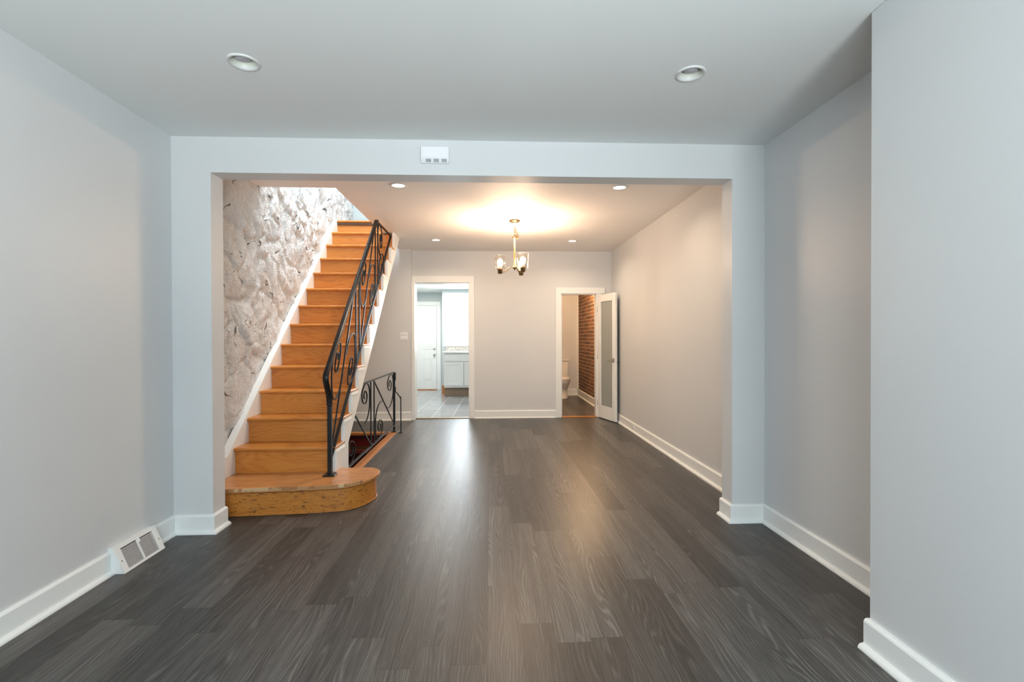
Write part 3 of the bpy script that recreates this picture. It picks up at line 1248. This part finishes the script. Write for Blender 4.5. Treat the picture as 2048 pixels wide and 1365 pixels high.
# ------------------------------------------------------------------ basement stairs
bsn = thing('basement_staircase', 'carpeted basement stairs in dark red and olive stripes, going down under the oak flight', 'staircase', (-1.8, 6.8, -2.5))
for k in range(1, 10):
    yb = 6.82 - .235 * (k - 1)
    b = BM()
    box(b, XL + .015, -1.405, yb - .02, yb, -.205 * k, -.205 * (k - 1) - (.025 if k == 1 else 0), .004, 1)
    obj('riser', b, M['carpet'], bsn)
    b = BM()
    box(b, XL + .015, -1.405, yb - .27, yb - .02, -.205 * k - .03, -.205 * k, .012)
    obj('tread', b, M['carpet'], bsn)

# ------------------------------------------------------------------ wrought iron railings
SC = [(.727, .777), (.719, .848), (.775, .888), (.845, .803), (.781, .70), (.667, .746), (.637, .872), (.73, .97), (.848, .993), (.943, .903),
      (.957, .729), (.938, .589), (.863, .475), (.75, .41), (.652, .405), (.560, .445)]
FL = rect(.013, .006)     # flat scroll bar: width across the rail plane, thickness in it


def rail_piece(root, name, X, pts, sect, smooth=True, m='iron', label=None):
    b = BM()
    sweep(b, [(X, p[0], p[1]) for p in pts], sect, side=(1, 0, 0), smooth=smooth)
    return obj(name, b, M[m], root, label)


sr = thing('stair_railing', 'black wrought iron scroll railing on the open side of the oak stairs', 'railing', (-1.31, 4.016, RI))
XA = -1.31


def ztop(y):
    return 1.037 + (y - 3.930) * .9405 - .012


def zbot(y):
    return .392 + (y - 4.08) * .948


pz = [(4.016, RI + .008), (4.016, .83)]
post = rail_piece(sr, 'post', XA, pz, rect(.032, .032), False)
b = BM()
box(b, XA - .048, XA + .048, 3.968, 4.064, RI + .0005, RI + .010, .003, 1)
for sx in (-1, 1):
    for sy in (-1, 1):
        lathe(b, [(.006, RI + .010), (.005, RI + .014), (0, RI + .015)], (XA + sx * .036, 4.016 + sy * .036, 0), 10)
obj('base_plate', b, M['iron'], post)
hs = [(-.021, -.010), (-.024, 0), (-.018, .010), (-.008, .016), (.008, .016), (.018, .010), (.024, 0), (.021, -.010)]
hp = spline([(4.012, .800), (3.995, .865), (3.955, .945), (3.925, 1.010), (3.945, 1.050)], 6) if False else None
tong = spline([(0, 4.012, .802), (0, 3.998, .870), (0, 3.955, .945), (0, 3.925, 1.005), (0, 3.938, 1.050), (0, 4.02, 1.128)], 8)
line_pts = [(p.y, p.z) for p in tong][:-1] + [(4.02 + i * (5.70 - 4.02) / 12, 1.128 + i * (ztop(5.70) + .012 - 1.128) / 12) for i in range(13)]
hr = rail_piece(sr, 'handrail', XA, line_pts, hs)
b = BM()
lathe(b, [(0, .780), (.018, .781), (.024, .788), (.024, .800), (.018, .806), (0, .807)], (XA, 4.012, 0), 16)
obj('handrail_cap', b, M['iron'], hr)
rail_piece(sr, 'bottom_rail', XA, [(4.03, zbot(4.03)), (6.50, zbot(6.50))], rect(.026, .012), False)
rail_piece(sr, 'end_bar', XA, [(5.70, 2.692), (6.50, 2.692)], rect(.026, .012), False)
for yb in (4.810, 4.935, 5.628, 5.748):
    rail_piece(sr, 'baluster', XA, [(yb, zbot(yb)), (yb, min(ztop(yb), 2.69))], rect(.013, .013), False)


def panel_pts(y0_, y1_, fn, mirror, flip, k=8):
    pts = [(1 - s, 1 - t) if flip else (s, t) for s, t in SC]
    pts = [(1 - s, t) if mirror else (s, t) for s, t in pts]
    out = []
    for s, t in pts:
        y = y0_ + s * (y1_ - y0_)
        zb, zt = fn(y)
        out.append((0, y, zb + .004 + t * (zt - zb - .008)))
    return [(p.y, p.z) for p in spline(out, k)]


fn = lambda y: (zbot(y), ztop(y))
for (ya, yb) in ((4.036, 4.804), (4.942, 5.622)):
    rail_piece(sr, 'diagonal_bar', XA, [(ya, zbot(ya) + .03), (yb - .05, ztop(yb - .05))], rect(.012, .012), False)
    rail_piece(sr, 'scroll', XA, panel_pts(ya, yb, fn, True, False), FL)
    rail_piece(sr, 'scroll', XA, panel_pts(ya, yb, fn, True, True), FL)
# the topmost panel is cut short by the ceiling
rail_piece(sr, 'scroll', XA, [(p.y, p.z) for p in spline([(0, 5.92, 2.50), (0, 5.915, 2.56), (0, 5.88, 2.57), (0, 5.865, 2.49), (0, 5.91, 2.42), (0, 5.965, 2.47), (0, 5.965, 2.60), (0, 5.90, 2.675), (0, 5.81, 2.67), (0, 5.765, 2.58), (0, 5.775, 2.44), (0, 5.84, 2.34), (0, 5.95, 2.29)], 8)], FL)
rail_piece(sr, 'scroll', XA, [(p.y, p.z) for p in spline([(0, 5.985, 2.18), (0, 5.99, 2.23), (0, 5.96, 2.24), (0, 5.945, 2.17), (0, 5.985, 2.115), (0, 6.05, 2.16), (0, 6.06, 2.30), (0, 5.99, 2.36), (0, 5.90, 2.34), (0, 5.83, 2.22), (0, 5.80, 2.10)], 8)], FL)

wr = thing('stairwell_railing', 'low black wrought iron scroll railing around the basement stairwell', 'railing', (-1.345, 6.86, 0))
XB = -1.345
zb0, zt0 = .112, .850
for (pa, pb, sc_, nm) in (((5.02, zt0), (6.865, zt0 + .003), rect(.028, .012), 'top_rail'), ((4.52, zb0), (6.865, zb0), rect(.026, .012), 'bottom_rail')):
    rail_piece(wr, nm, XB, [pa, pb], sc_, False)
for yy, zt_ in ((4.545, .40), (6.855, zt0)):
    p_ = rail_piece(wr, 'post', XB, [(yy, .014), (yy, zt_)], rect(.028, .028), False)
    b = BM()
    box(b, XB - .045, XB + .045, yy - .04, yy + .04, .0142, .022, .003, 1)
    obj('base_plate', b, M['iron'], p_)
for za, zb in ((.74, .85), (.585, .650)):
    b = BM()
    box(b, XB + .010, XB + .024, 6.845, 6.865, za, zb, .002, 1)
    obj('bracket', b, M['iron'], wr)
for yy in (5.527, 5.680):
    rail_piece(wr, 'baluster', XB, [(yy, zb0), (yy, zt0)], rect(.013, .013), False)
fn2 = lambda y: (zb0, zt0)
for (ya, yb) in ((4.500, 5.515), (5.692, 6.838)):
    y_s = max(ya, 4.83)
    rail_piece(wr, 'diagonal_bar', XB, [(y_s, zt0 - .02 - (zt0 - zb0 - .04) * (y_s - ya) / (yb - ya)), (yb, zb0 + .02)], rect(.012, .012), False)
    rail_piece(wr, 'scroll', XB, panel_pts(ya, yb, fn2, False, False), FL)
    rail_piece(wr, 'scroll', XB, panel_pts(ya, yb, fn2, False, True), FL)
b = BM()
sweep(b, spline([(XB + .012, 6.858, .585), (XB + .045, 6.862, .550), (XB + .082, 6.865, .495), (XB + .090, 6.865, .47), (XB + .090, 6.865, .012)], 6), circ(.008, 8))
br = obj('brace', b, M['iron'], wr)
b = BM()
box(b, XB + .06, XB + .12, 6.84, 6.89, .0005, .010, .003, 1)
obj('base_plate', b, M['iron'], br)


# ------------------------------------------------------------------ recessed ceiling lights
def downlight(x, y, z, lit, label, tilt=0.0):
    t = thing('recessed_ceiling_light', label, 'ceiling light', (x, y, z), 'recessed ceiling lights')
    b = BM()
    lathe(b, [(.057, .004), (.060, -.002), (.066, -.008), (.074, -.006), (.0765, -.0005), (.0765, .0)], (x, y, z), 40)
    obj('trim_ring', b, M['ringpaint'], t)
    b = BM()
    lathe(b, [(.0575, .003), (.052, .02), (.047, .05), (.045, .085), (0.0, .086)], (x, y, z), 32)
    obj('housing', b, M['white'] if lit else mat('cream_baffle', (0.62, 0.63, 0.56), 0.4), t)
    b = BM()
    if lit:
        lathe(b, [(.0, .010), (.035, .010), (.051, .014)], (x, y, z), 32)
        obj('lens', b, M['lens'], t, 'glowing white lens')
    else:
        lathe(b, [(.0, .0), (.020, .001), (.036, .005), (.039, .014), (.034, .06)], (0, 0, 0), 28)
        b.transform(Matrix.Translation((x, y, z + .006)) @ Matrix.Rotation(tilt, 4, 'X'))
        obj('lamp', b, M['lens_off'], t, 'unlit grey lamp face')
    if lit:
        area('downlight_beam', (x, y, z - .012), (.09,), 11.0, (1.0, 0.78, 0.56), (0, 0, 0), 'DISK', 150)
    return t


downlight(*NEAR_DL[0], H, False, 'unlit recessed ceiling light on the left of the front room ceiling', R(12))
downlight(*NEAR_DL[1], H, False, 'unlit recessed ceiling light on the right of the front room ceiling', R(12))
for (x, y), l in zip(FAR_DL, ('lit recessed ceiling light just behind the header beam, towards the stairs', 'lit recessed ceiling light just behind the header beam, towards the right wall',
                              'lit recessed ceiling light near the back wall, above the kitchen doorway', 'lit recessed ceiling light near the back wall, above the bathroom doorway')):
    downlight(x, y, HF, True, l)

# ------------------------------------------------------------------ chandelier
CX, CY = 0.305, 5.90
ch = thing('chandelier', 'brass three arm chandelier with clear glass cylinder shades', 'chandelier', (CX, CY, HF))
b = BM()
lathe(b, [(0, HF - .030), (.012, HF - .030), (.016, HF - .024), (.058, HF - .020), (.066, HF - .010), (.066, HF)], (CX, CY, 0), 32)
obj('canopy', b, M['brass'], ch)
b = BM()


def link_at(bm, p, ang, a=.020, c_=.011, tilt=0.0):
    pts = []
    for i in range(16):
        th = 2 * PI * i / 16
        v = Vector((c_ * math.cos(th), 0, a * math.sin(th)))
        v = Matrix.Rotation(ang, 3, 'Z') @ (Matrix.Rotation(tilt, 3, 'Y') @ v)
        pts.append(Vector(p) + v)
    sweep(bm, pts, circ(.0022, 6), closed=True)


for i in range(6):
    link_at(b, (CX, CY, HF - .048 - i * .029), (i % 2) * PI / 2 + .3)
loop = spline([(CX + .006, CY - .004, 2.66), (CX + .020, CY - .004, 2.63), (CX + .035, CY - .004, 2.595), (CX + .040, CY - .004, 2.565), (CX + .028, CY - .004, 2.555), (CX + .018, CY - .004, 2.575)], 2)
for i, p in enumerate(loop):
    link_at(b, p, (i % 2) * PI / 2 + .5, .018, .010, .35)
obj('chain', b, M['brass'], ch)
b = BM()
lathe(b, [(0, 2.585), (.006, 2.583), (.006, 2.570), (.028, 2.566), (.030, 2.555), (.026, 2.546), (.012, 2.542), (.0115, 2.21), (.022, 2.206), (.028, 2.196),
          (.028, 2.182), (.018, 2.176), (.008, 2.174), (.008, 2.160), (0, 2.157)], (CX, CY, 0), 20)
obj('stem', b, M['brass'], ch)
for ang in (180, 300, 60):
    a = R(ang)
    dx, dy = math.cos(a), math.sin(a)
    P = lambda r_, z_: (CX + dx * r_, CY + dy * r_, z_)
    b = BM()
    sweep(b, spline([P(.02, 2.196), P(.045, 2.198), P(.075, 2.180), P(.100, 2.150), P(.130, 2.136), P(.155, 2.134)], 6), circ(.0055, 8))
    arm = obj('arm', b, M['brass'], ch)
    cx, cy_ = CX + dx * .178, CY + dy * .178
    b = BM()
    lathe(b, [(0, 2.112), (.022, 2.113), (.029, 2.118), (.030, 2.160), (.034, 2.164), (.034, 2.170), (.016, 2.171), (.016, 2.195), (0, 2.196)], (cx, cy_, 0), 20)
    obj('socket_cup', b, M['brass'], arm)
    b = BM()
    lathe(b, [(.030, 2.172), (.062, 2.173), (.0645, 2.178), (.0645, 2.335), (.0625, 2.335), (.0625, 2.180), (.030, 2.1755)], (cx, cy_, 0), 36)
    obj('glass_shade', b, M['glass'], arm, 'clear glass cylinder shade')
    b = BM()
    lathe(b, [(0, 2.190), (.015, 2.195), (.025, 2.218), (.035, 2.246), (.033, 2.270), (.020, 2.286), (0, 2.291)], (cx, cy_, 0), 20)
    obj('bulb', b, M['bulb'], arm, 'glowing light bulb')
    point('bulb_light', (cx, cy_, 2.315), 31, WARM, .03)

# bathroom lamp (out of sight), then unseen fill lights added to brighten the kitchen
point('bathroom_lamp', (1.80, 9.1, 2.40), 85, (1.0, 0.64, 0.34), .05)
area('kitchen_fill_light', (-1.65, 11.1, 2.46), (.5, .5), 36, (1.0, 0.95, 0.89), (0, 0, 0))
area('kitchen_fill_light', (-0.9, 9.0, 2.46), (.5, .5), 22, (1.0, 0.96, 0.91), (0, 0, 0))

# ------------------------------------------------------------------ door chime box on the header beam
dc = thing('door_chime_box', 'white rectangular box with slotted vents on the header beam', 'wall box', (-0.376, YH, 2.607))
b = BM()
prism(b, [(YH, 2.552), (YH, 2.664), (YH - .040, 2.664), (YH - .048, 2.656), (YH - .048, 2.576), (YH - .026, 2.552)], 'x', -.471, -.281)
bmesh.ops.bevel(b, geom=b.edges[:], offset=.003, segments=2, affect='EDGES')
obj('case', b, M['white'], dc)
b = BM()
box(b, -.458, -.290, YH - .051, YH - .047, 2.582, 2.656, .0015, 1)
obj('cover', b, M['white'], dc)
for i in range(3):
    b = BM()
    for k in range(4):
        x = -.452 + .018 + i * .054 + k * .009
        prism(b, [(YH - .0462, 2.5735), (YH - .0475, 2.5735), (YH - .0310, 2.5550), (YH - .0290, 2.5555)], 'x', x - .0018, x + .0018)
    obj('vent_slots', b, M['dark'], dc, 'group of dark vent slots')

# ------------------------------------------------------------------ baseboard register
rg = thing('baseboard_register', 'white louvred heating register in the left baseboard', 'vent', (XL + .05, 3.0, 0))
b = BM()
for yy in (VY0, VY1 - .006):
    prism(b, [(XL + .001, 0.0), (XL + .088, 0.0), (XL + .028, .146), (XL + .001, .146)], 'y', yy, yy + .006)
box(b, XL + .001, XL + .030, VY0 + .006, VY1 - .006, .138, .146)
obj('housing', b, M['vent'], rg)
# sloped face: local u along y, v up the slope
pa, pb = Vector((XL + .095, 0, .001)), Vector((XL + .030, 0, .150))
vdir = (pb - pa).normalized()
vlen = (pb - pa).length
ndir = Vector((vdir.z, 0, -vdir.x))
fm = Matrix(((0, vdir.x, ndir.x, pa.x), (1, 0, 0, VY0 - .006), (0, vdir.z, ndir.z, pa.z), (0, 0, 0, 1)))
UL = VY1 - VY0 + .012


def slab(bm, u0, u1, v0, v1, n0, n1, bev=0.0):
    k = BM()
    box(k, u0, u1, v0, v1, n0, n1, bev, 1)
    k.transform(fm)
    tmp = bpy.data.meshes.new('tmp')
    k.to_mesh(tmp)
    k.free()
    bm.from_mesh(tmp)
    bpy.data.meshes.remove(tmp)


b = BM()
slab(b, .042, UL - .042, 0, .016, 0, .004)
slab(b, .042, UL - .042, vlen - .024, vlen, 0, .004)
slab(b, 0, .042, 0, vlen, 0, .004)
slab(b, UL - .042, UL, 0, vlen, 0, .004)
slab(b, UL / 2 - .006, UL / 2 + .006, .016, vlen - .024, 0, .004)
obj('face_frame', b, M['vent'], rg)
b = BM()
slab(b, .04, UL - .04, .012, vlen - .02, -.016, -.014)
obj('duct_opening', b, M['dark'], rg, 'dark duct behind the louvres')
for (u0, u1) in ((.040, UL / 2 - .005), (UL / 2 + .005, UL - .040)):
    b = BM()
    n = 17
    for i in range(n):
        v0 = .018 + i * (vlen - .046) / n
        slab(b, u0, u1, v0 + .001, v0 + .0040, -.003, .002)
    obj('louvres', b, M['vent'], rg)
b = BM()
slab(b, UL / 2 + .006, UL / 2 + .016, vlen - .046, vlen - .018, .002, .010, .001)
obj('damper_lever', b, M['vent'], rg)
for u in (.018, UL - .018):
    b = BM()
    slab(b, u - .003, u + .003, vlen * .42, vlen * .42 + .006, .003, .0055)
    obj('screw', b, M['dark'], rg, 'dark screw head')

# ------------------------------------------------------------------ light switch, outlet
sw = thing('light_switch', 'white double rocker light switch left of the kitchen doorway', 'switch', (-1.39, 7.89, 1.36))
b = BM()
box(b, -1.452, -1.330, 7.883, 7.890, 1.298, 1.424, .003)
obj('plate', b, M['white'], sw)
for x in (-1.416, -1.366):
    b = BM()
    prism(b, [(7.8835, 1.325), (7.8785, 1.328), (7.8825, 1.360), (7.8775, 1.397), (7.8835, 1.398)], 'x', x - .017, x + .017)
    obj('rocker', b, M['white'], sw)
ot = thing('wall_outlet', 'small white outlet plate in the baseboard near the open bathroom door', 'outlet', (XW - BT, 6.7, .07))
b = BM()
box(b, XW - BT - .006, XW - BT + .001, 6.630, 6.745, .036, .108, .002)
obj('plate', b, M['white'], ot)
for yy in (6.662, 6.712):
    b = BM()
    lathe(b, [(0, -.0085), (.014, -.0085), (.015, -.005)], (XW - BT, yy, .072), 16, axis='x')
    obj('receptacle', b, M['vent'], ot)
